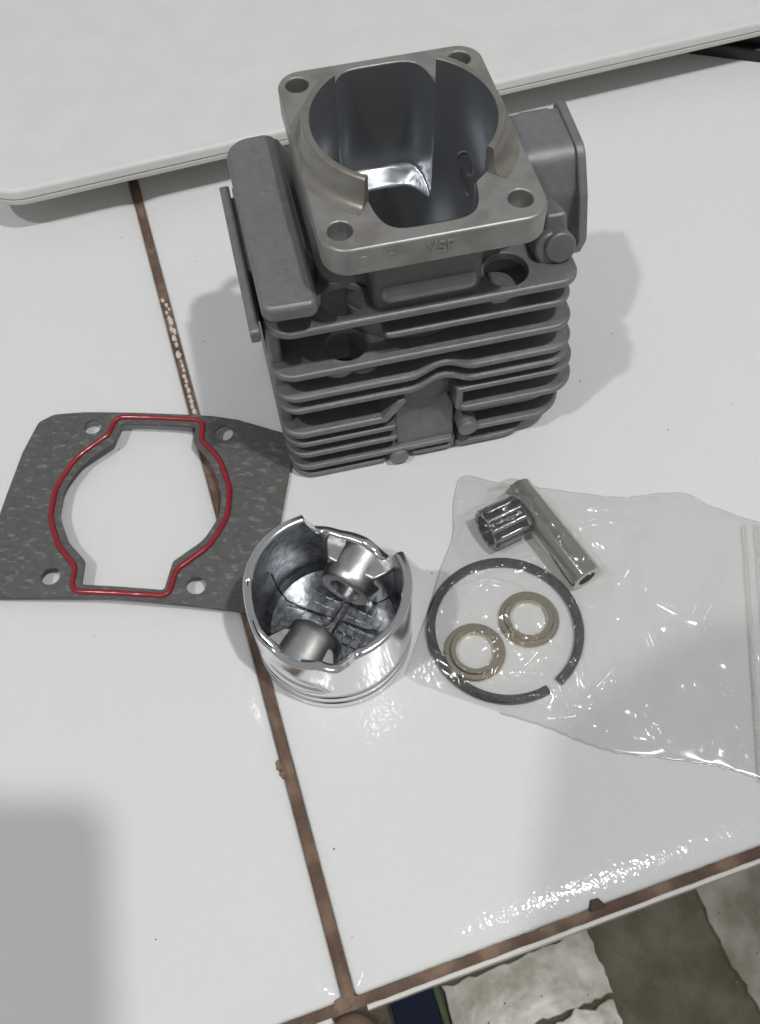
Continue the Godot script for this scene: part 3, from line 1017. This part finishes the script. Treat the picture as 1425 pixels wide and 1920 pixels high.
func piston():
	var o := thing("piston", "shiny aluminium piston standing upside down, its hollow inside showing", "piston", Vector3(-15.6, 0, -115.5))
	var axis := deg_to_rad(-60.0)
	var n := 360
	# skirt: outer wall with ring grooves, rounded rim, inner wall
	var s := Shape.new()
	var outer := []
	var rim := []
	var inner := []
	for i in n + 1:
		var a := TAU * (i % n) / n
		var h := rim_height(a)
		var side := pow(absf(cos(a - axis)), 6.0)      # 1 at the pin bosses
		var dir := Vector3(cos(a), 0, sin(a))
		var R := 23.9
		var cut := 1.4 * smoothstep(0.25, 0.75, side)
		var wall := 2.6 + 0.6 * side
		var row := PackedVector3Array()
		for q in [[22.9, 0.1], [23.6, 0.35], [R, 1.0], [R, 3.9], [R - 0.1, 4.0], [22.5, 4.05], [22.5, 5.6], [R - 0.1, 5.65], [R, 5.75], [R, 8.3], [R - 0.1, 8.4], [22.6, 8.45], [22.6, 9.9], [R - 0.1, 9.95], [R, 10.05], [R, 12.5]]:
			row.append(dir * q[0] + Vector3(0, q[1], 0))
		row.append(dir * (R - cut * 0.5) + Vector3(0, 13.5, 0))
		for k in 9:
			row.append(dir * (R - cut) + Vector3(0, lerpf(14.2, h - 0.8, k / 8.0), 0))
		outer.append(row)
		var rr := PackedVector3Array()
		for k in 7:
			var t := PI * k / 6.0
			rr.append(dir * (R - cut - wall / 2 + wall / 2 * cos(t)) + Vector3(0, h - 0.8 + 0.8 * sin(t), 0))
		rim.append(rr)
		var ri := PackedVector3Array()
		for k in 25:
			var y := lerpf(h - 0.8, 7.5, k / 24.0)
			var deep := 1.0 - smoothstep(7.0, 12.0, y)
			var r := R - cut - wall - 2.2 * deep * deep
			# transfer window hollow in the right skirt
			var da := wrapf(a - deg_to_rad(2.0), -PI, PI) * 21.0
			r += 1.2 * (1.0 - smoothstep(0.75, 1.05, Vector2(da / 5.0, (y - 19.0) / 7.0).length()))
			ri.append(dir * r + Vector3(0, y, 0))
		inner.append(ri)
	s.grid(outer)
	s.grid(rim)
	part("skirt", s, M.bright_alloy, o)
	s = Shape.new()
	s.grid(inner)
	var g := FastNoiseLite.new()
	g.seed = 17
	g.frequency = 0.16
	var fl := []
	for i in 61:
		var a := TAU * (i % 60) / 60
		var row := PackedVector3Array()
		for k in 13:
			var q := k / 12.0
			var p := Vector3(cos(a), 0, sin(a)) * 20.0 * (1 - q)
			p.y = 7.6 - 0.7 * sin(q * PI / 2) + 0.08 * g.get_noise_2d(p.x, p.z)
			row.append(p)
		fl.append(row)
	s.grid(fl)
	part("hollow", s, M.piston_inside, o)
	s = Shape.new()
	s.lathe([[Vector2(0.01, 0), Vector2(22.9, 0.1)]], 60)
	part("crown", s, M.bright_alloy, o)
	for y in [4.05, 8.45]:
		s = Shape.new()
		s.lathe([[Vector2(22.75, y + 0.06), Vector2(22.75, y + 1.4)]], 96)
		part("ring_groove_shade", s, M.groove_dark, o)  # dark band: the shade deep in the groove, put into the colour
	# pin bosses
	for e in [1.0, -1.0]:
		var ax := Basis(Vector3.UP, -axis) * Basis(Vector3(0, 0, 1), -PI / 2)   # local y runs along the pin axis
		if e < 0:
			ax = Basis(Vector3.UP, PI - axis) * Basis(Vector3(0, 0, 1), -PI / 2)
		s = Shape.new(Transform3D(ax, Vector3(0, 17.3, 0)))
		# a tube from 8.5 to 22 from the centre
		var rows := []
		s.lathe([[Vector2(7.7, 8.0), Vector2(8.3, 8.5), Vector2(8.7, 11), Vector2(8.9, 15), Vector2(9.0, 18.5), Vector2(9.2, 20.6)], [Vector2(9.2, 20.6), Vector2(4.9, 20.6)], [Vector2(4.9, 20.5), Vector2(4.9, 8.0)]], 48)
		var boss := part("pin_boss", s, M.boss_alloy, o)
		s = Shape.new(Transform3D(ax, Vector3(0, 17.3, 0)))
		s.lathe([[Vector2(4.9, 8.0), Vector2(7.7, 8.0)]], 48)
		part("boss_face", s, M.dull_face, boss)
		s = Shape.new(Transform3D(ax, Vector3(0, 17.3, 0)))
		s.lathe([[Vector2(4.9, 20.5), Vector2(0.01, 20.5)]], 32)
		part("pin_hole_shade", s, M.dark_cavity, boss)  # near-black disc paints the shade at the bottom of the pin hole
		# web under the boss and shoulders either side
		s = Shape.new(Transform3D(Basis(Vector3.UP, -axis + (PI if e < 0 else 0.0)), Vector3.ZERO))
		s.extrude(rounded([Vector2(10.0, -6.0), Vector2(21.0, -9.5), Vector2(21.0, 9.5), Vector2(10.0, 6.0)], 2.0), [], 6.5, 18.0, 1.0, 0.2)
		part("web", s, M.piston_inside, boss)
		s = Shape.new(Transform3D(Basis(Vector3.UP, -axis + (PI if e < 0 else 0.0)), Vector3.ZERO))
		s.extrude(rounded([Vector2(12.0, -8.0), Vector2(17.2, -11.5), Vector2(18.5, -11.5), Vector2(20.3, -6), Vector2(20.3, 6), Vector2(18.5, 11.5), Vector2(17.2, 11.5), Vector2(12.0, 8.0)], 1.8), [], 8.0, 24.6 if e > 0 else 23.2, 0.7, 0)
		part("shoulder", s, M.boss_alloy, boss)
	# crown rib and waffle pattern
	s = Shape.new(Transform3D(Basis(Vector3.UP, -axis), Vector3.ZERO))
	s.extrude(rect(-9.5, -1.3, 9.5, 1.3, 1.2), [], 6.4, 8.5, 0.9, 0)
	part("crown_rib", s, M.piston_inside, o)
	s = Shape.new(Transform3D(Basis(Vector3.UP, -axis + 0.03), Vector3.ZERO))
	for iz in range(-5, 6):
		for ix in range(-3, 4):
			var x := ix * 2.9
			var z := iz * 2.9
			if absf(z) < 1.9 or Vector2(x, z).length() > 15.0 or x < -9.0:
				continue
			s.extrude(rect(x - 1.28, z - 1.28, x + 1.28, z + 1.28, 0.4, 1), [], 6.4, 7.55 + 0.08 * sin(ix * 3.1 + iz * 1.7), 0.1, 0)
	part("waffle_pattern", s, M.piston_inside, o).set_meta("kind", "stuff")
	# parting line of the casting, over wall and floor
	s = Shape.new()
	var line := PackedVector3Array()
	for q in [[-17.6, 22, -11.0], [-16.2, 14.5, -9.3], [-14.2, 9.4, -8.0], [-11.0, 8.3, -6.6], [-6.0, 8.1, -4.4], [0.0, 8.1, -2.0], [5.0, 8.1, 0.0], [10.0, 8.3, 2.4], [13.4, 8.6, 3.0]]:
		line.append(Vector3(q[0], q[1], q[2]))
	s.tube(line, 0.28, 6)
	part("parting_line", s, M.groove_dark, o)

# ---------------------------------------------------------------- bagged parts
func small_parts():
	# piston ring, open at the lower right
	var o := thing("piston_ring", "dark steel piston ring with an open gap inside the clear bag", "piston ring", Vector3(37.4, 0, -114.6))
	var s := Shape.new()
	var outline := PackedVector2Array()
	var a0 := deg_to_rad(61.5)
	var a1 := deg_to_rad(360 + 51.0)
	for i in 121:
		outline.append(Vector2.from_angle(lerpf(a0, a1, i / 120.0)) * 24.4)
	for i in 121:
		outline.append(Vector2.from_angle(lerpf(a1, a0, i / 120.0)) * 21.7)
	s.extrude(outline, [], 0.35, 2.3, 0.25, 0.25)
	part("ring_body", s, M.dark_steel, o)
	# wrist pin
	var d := Vector3(18.2, 0, 33.2).normalized()
	var at := Vector3(54.9, 5.7, -145.6)
	o = thing("wrist_pin", "polished steel wrist pin lying in the clear bag beside the needle bearing", "wrist pin", Vector3(at.x, 0, at.z))
	s = Shape.new(Transform3D(Basis(Vector3.UP.cross(d).normalized(), d, Vector3.UP.cross(d).normalized().cross(d)).orthonormalized(), Vector3(0, at.y, 0)))
	var half := 19.5
	var ground := PackedVector2Array()
	for k in 760:
		var y := lerpf(-half + 0.5, half - 0.5, k / 759.0)
		ground.append(Vector2(5.35 + 0.009 * sin(y * 20.9) * (1.0 if k > 0 and k < 759 else 0.0), y))
	s.lathe([[Vector2(3.1, -half), Vector2(4.9, -half)], [Vector2(4.9, -half), Vector2(5.35, -half + 0.5)], ground, [Vector2(5.35, half - 0.5), Vector2(4.9, half)], [Vector2(4.9, half), Vector2(3.1, half)], [Vector2(3.1, half), Vector2(3.1, -half)]], 48)
	part("pin_body", s, M.ground_steel, o)
	# needle bearing
	d = Vector3(0.90, 0.0, -0.43).normalized()
	at = Vector3(39.4, 6.4, -149.0)
	o = thing("needle_bearing", "needle roller bearing in a dark steel cage at the top of the bag", "bearing", Vector3(at.x, 0, at.z))
	var side := Vector3.UP.cross(d).normalized()
	var bx := Transform3D(Basis(side, d, side.cross(d)).orthonormalized().scaled(Vector3.ONE * 1.1), Vector3(0, at.y + 0.6, 0))
	for e in [-1.0, 1.0]:
		s = Shape.new(bx)
		var y0: float = 4.6 * e - 0.9
		s.lathe([[Vector2(4.6, y0), Vector2(6.1, y0)], [Vector2(6.1, y0), Vector2(6.3, y0 + 0.3), Vector2(6.3, y0 + 1.5), Vector2(6.1, y0 + 1.8)], [Vector2(6.1, y0 + 1.8), Vector2(4.6, y0 + 1.8)], [Vector2(4.6, y0 + 1.8), Vector2(4.6, y0)]], 44)
		part("cage_ring", s, M.cage_steel, o)
	var ground2 := PackedVector2Array()
	for k in 200:
		var y := lerpf(-5.2, 5.2, k / 199.0)
		ground2.append(Vector2(0.98 + 0.010 * sin(y * 20.9), y))
	for k in 11:
		var a := TAU * k / 11 + 0.1
		s = Shape.new(bx * Transform3D(Basis(), Vector3(cos(a) * 5.5, 0, sin(a) * 5.5)))
		s.lathe([[Vector2(0.01, -5.6), Vector2(0.7, -5.55), Vector2(0.98, -5.2)], ground2, [Vector2(0.98, 5.2), Vector2(0.7, 5.55), Vector2(0.01, 5.6)]], 14)
		part("needle_roller", s, M.bearing_steel, o)
		var b := a + TAU / 22
		s = Shape.new(bx * Transform3D(Basis(Vector3.UP, -b), Vector3(cos(b) * 5.6, 0, sin(b) * 5.6)))
		s.extrude(rect(-0.5, -0.42, 0.55, 0.42, 0.15, 2), [], -4.2, 4.2, 0.0, 0.0)
		part("cage_bar", s, M.cage_steel, o)
	# stepped thrust washers
	for q in [[27.4, -107.4, "stepped brassy washer at the lower left inside the piston ring"], [45.2, -117.6, "stepped brassy washer nearer the wrist pin inside the piston ring"]]:
		o = thing("thrust_washer", q[2], "washer", Vector3(q[0], 0, q[1]), 0.0, "thrust washers in the bag")
		s = Shape.new()
		s.lathe([[Vector2(5.9, 0.35), Vector2(9.2, 0.35)], [Vector2(9.2, 0.35), Vector2(9.45, 0.6), Vector2(9.45, 1.3), Vector2(9.2, 1.55)], [Vector2(9.2, 1.55), Vector2(7.9, 1.6)], [Vector2(7.9, 1.6), Vector2(7.7, 1.75), Vector2(7.65, 2.5), Vector2(7.4, 2.75)], [Vector2(7.4, 2.75), Vector2(6.2, 2.75)], [Vector2(6.2, 2.75), Vector2(5.9, 2.45), Vector2(5.9, 0.35)]], 56)
		part("washer_body", s, M.brassy_steel, o)

func seg_dist(p: Vector2, a: Vector2, b: Vector2) -> float:
	return p.distance_to(Geometry2D.get_closest_point_to_segment(p, a, b))

func smooth_max(a: float, b: float) -> float:
	var k := 1.2
	var h := clampf(0.5 + 0.5 * (a - b) / k, 0, 1)
	return lerpf(b, a, h) + k * h * (1 - h)

func bag():
	var o := thing("plastic_bag", "clear crinkled plastic bag holding the ring, pin, bearing and washers", "bag", Vector3(70, 0, -118))
	var c := Vector2(70, -118)
	var top := smooth_path([Vector2(27, -170.5), Vector2(31, -171.8), Vector2(41, -168.4), Vector2(52.8, -166.2), Vector2(66, -163.4), Vector2(81.5, -160.8), Vector2(93, -161.6), Vector2(103.6, -161.2), Vector2(110, -156.4), Vector2(125.2, -149.0), Vector2(136, -145.8)])
	var bottom := smooth_path([Vector2(5.4, -100.8), Vector2(9, -98.2), Vector2(15.2, -95.4), Vector2(30, -89.3), Vector2(46, -83.4), Vector2(56, -78.6), Vector2(66.7, -74.7), Vector2(87, -71.3), Vector2(97.3, -68.7), Vector2(105, -65.8), Vector2(118, -62.6)])
	var left := smooth_path([Vector2(27, -170.5), Vector2(24.6, -160), Vector2(23.4, -148), Vector2(18.5, -136), Vector2(14.5, -124), Vector2(10.0, -112.6), Vector2(5.4, -100.8)])
	var right := smooth_path([Vector2(136, -145.8), Vector2(131, -120), Vector2(126, -95), Vector2(118, -62.6)])
	var ridge := noise(0.050, 5, 3)
	ridge.fractal_type = FastNoiseLite.FRACTAL_RIDGED
	var cell := noise(0.075, 8, 1, FastNoiseLite.TYPE_CELLULAR)
	cell.cellular_return_type = FastNoiseLite.RETURN_DISTANCE2_SUB
	cell.cellular_distance_function = FastNoiseLite.DISTANCE_EUCLIDEAN
	var soft := noise(0.028, 15, 2)
	var folds := [
		[Vector2(80, -141), Vector2(82, -126), Vector2(80.5, -116), Vector2(84, -106), Vector2(84, -95), Vector2(79, -84)],
		[Vector2(52, -107), Vector2(50, -98), Vector2(52, -91), Vector2(50, -85), Vector2(58, -82)],
		[Vector2(43, -127), Vector2(46, -120), Vector2(44, -112), Vector2(52, -104)],
		[Vector2(60, -160), Vector2(66, -150), Vector2(76, -152), Vector2(86, -148), Vector2(92, -156)],
		[Vector2(70, -128), Vector2(80, -136), Vector2(88, -150)],
		[Vector2(24, -128), Vector2(33, -131), Vector2(41, -128)],
		[Vector2(22, -118), Vector2(26, -122), Vector2(24, -128)],
		[Vector2(96, -96), Vector2(104, -90), Vector2(106, -80)],
		[Vector2(62, -92), Vector2(64, -84), Vector2(68, -80)],
		[Vector2(100, -112), Vector2(106, -108), Vector2(104, -102)],
		[Vector2(13, -108), Vector2(20, -104), Vector2(26, -98), Vector2(40, -90)],
		[Vector2(30, -140), Vector2(34, -134), Vector2(33, -128)]]
	var rng := RandomNumberGenerator.new()
	rng.seed = 41
	var short := []   # [polyline, height, sharpness, reach]
	for k in 52:
		var busy := k < 34
		var at := Vector2(rng.randf_range(14, 66), rng.randf_range(-160, -86)) if busy else Vector2(rng.randf_range(62, 116), rng.randf_range(-154, -74))
		var way := rng.randf_range(0, TAU) if busy else PI / 2 + rng.randf_range(-0.7, 0.7)
		var step := rng.randf_range(2.5, 5.0) if busy else rng.randf_range(4.0, 7.5)
		var line := [at]
		for i in 4:
			way += rng.randf_range(-0.55, 0.55)
			line.append(line[-1] + Vector2.from_angle(way) * step)
		short.append([line, rng.randf_range(0.5, 1.1), rng.randf_range(0.7, 1.5), step * 4.0 + 5.0])
	var nu := 320
	var nv := 230
	var rows := []
	var low := []
	for i in nu + 1:
		var u := float(i) / nu
		var row := PackedVector3Array()
		var row2 := PackedVector3Array()
		for j in nv + 1:
			var v := float(j) / nv
			var lin_ := top[0] * (1 - u) * (1 - v) + top[-1] * u * (1 - v) + bottom[0] * (1 - u) * v + bottom[-1] * u * v
			var p := along(top, u) * (1 - v) + along(bottom, u) * v + along(left, v) * (1 - u) + along(right, v) * u - lin_
			var edge := minf(minf(u, 1 - u) * 108.0, minf(v, 1 - v) * 78.0)
			var fade := smoothstep(0.0, 7.0, edge)
			# contents push the film up
			var h := 1.5 + 2.2 * soft.get_noise_2d(p.x, p.y)
			var dp: float = seg_dist(p, Vector2(45.2, -163), Vector2(64.0, -129.5))
			h = smooth_max(h, 11.4 - 0.9 * maxf(0.0, dp - 2.5) - 0.05 * dp * dp)
			var db: float = seg_dist(p, Vector2(34.8, -146.8), Vector2(44.0, -151.2))
			h = smooth_max(h, 14.6 - 0.8 * maxf(0.0, db - 3.5) - 0.05 * db * db)
			var dr := absf(p.distance_to(Vector2(37.4, -114.6)) - 23.0)
			h = smooth_max(h, 2.75 - 0.35 * maxf(0.0, dr - 1.4))
			for w in [Vector2(27.4, -107.4), Vector2(45.2, -117.6)]:
				h = smooth_max(h, 3.15 - 0.4 * maxf(0.0, p.distance_to(w) - 8.0))
			var creases := 0.0
			var near := smoothstep(112.0, 60.0, p.x)
			creases += (0.06 + 0.42 * near) * maxf(0.0, ridge.get_noise_2d(p.x, p.y) - 0.05)
			creases += (0.0 + 0.22 * near) * (1.0 - smoothstep(-1.0, -0.62, cell.get_noise_2d(p.x * 1.3 + 4.0 * soft.get_noise_2d(p.y, p.x), p.y)))
			for f in folds:
				for k in f.size() - 1:
					var q: float = seg_dist(p, f[k], f[k + 1])
					if q < 4.0:
						creases = maxf(creases, 1.3 * exp(-q * 0.8))
			for f in short:
				var pts: Array = f[0]
				if p.distance_squared_to(pts[2]) < f[3] * f[3]:
					var q := 99.0
					for k in 4:
						q = minf(q, seg_dist(p, pts[k], pts[k + 1]))
					var ends := smoothstep(0.0, 6.0, minf(p.distance_to(pts[0]), p.distance_to(pts[4])))
					creases = maxf(creases, f[1] * (0.35 + 0.65 * ends) * exp(-q * f[2]))
			h += creases * 1.6
			# zip strip
			var zx := p.x - (119.5 + (p.y + 147.0) * -0.17)
			h += 0.9 * exp(-zx * zx * 0.8) + 0.7 * exp(-(zx - 4.0) * (zx - 4.0) * 1.2)
			row.append(Vector3(p.x - c.x, 0.45 + maxf(h - 0.2, 0.05) * fade, p.y - c.y))
			if j % 4 == 0:
				row2.append(Vector3(p.x - c.x, 0.12 + 0.1 * fade * (1.0 + soft.get_noise_2d(p.x + 300, p.y)), p.y - c.y))
		rows.append(row)
		if i % 4 == 0:
			low.append(row2)
	var s := Shape.new()
	s.grid(rows, true)
	part("top_film", s, M.clear_film, o)
	s = Shape.new()
	s.grid(low, true)
	part("bottom_film", s, M.clear_film, o)
	# welded edge along the lower side and the press seal
	s = Shape.new()
	var seam := PackedVector3Array()
	for k in 60:
		var p := along(bottom, lerpf(0.32, 1.0, k / 59.0)) - c
		seam.append(Vector3(p.x, 0.45, p.y + 0.12 * sin(k * 1.9)))
	s.tube(seam, 0.38, 6)
	part("welded_edge", s, M.film_seam, o)
	s = Shape.new()
	for rim in [top, left]:
		seam = PackedVector3Array()
		for k in 70:
			var p := along(rim, lerpf(0.01, 0.99, k / 69.0)) - c
			seam.append(Vector3(p.x, 0.5 + 0.15 * sin(k * 1.1), p.y))
		s.tube(seam, 0.13, 6)
	part("folded_edge", s, M.film_seam, o)
	for dx in [0.0, 4.0]:
		s = Shape.new()
		var path := PackedVector3Array()
		for k in 40:
			var z := lerpf(-147.5, -64.0, k / 39.0)
			path.append(Vector3(119.5 + (z + 147.0) * -0.17 + dx - c.x, 1.9 + 0.25 * sin(k * 0.9), z - c.y))
		s.tube(path, 0.45, 8)
		part("press_seal", s, M.film_seam, o)

# ---------------------------------------------------------------- unseen slab for phone and hand, shaped to cast shadows, just behind the lens
func phone_hand_slab(cam: Transform3D):
	var o := Node3D.new()
	o.name = "phone_hand_slab"
	add_child(o)
	o.transform = Transform3D(cam.basis, cam.origin)
	tag(o, "added black slab for phone and hand, out of view, shaped to cast the shadows", "phone_hand_slab")
	var s := Shape.new(ALONG_Z)
	s.extrude(rounded([Vector2(20, 37), Vector2(-44, 37), Vector2(-78, 12), Vector2(-78, -112), Vector2(20, -112)], 9, 8), [], 3.0, 11.0, 1.5, 1.5)
	part("slab_body", s, M.black_plastic, o)

func _ready():
	materials()
	setting()
	floor_area()
	counter()
	raised_panel()
	engine_cylinder()
	gasket()
	piston()
	small_parts()
	bag()
	floor_grit()
	floor_objects()
	phone_hand_slab(get_node("camera").transform)
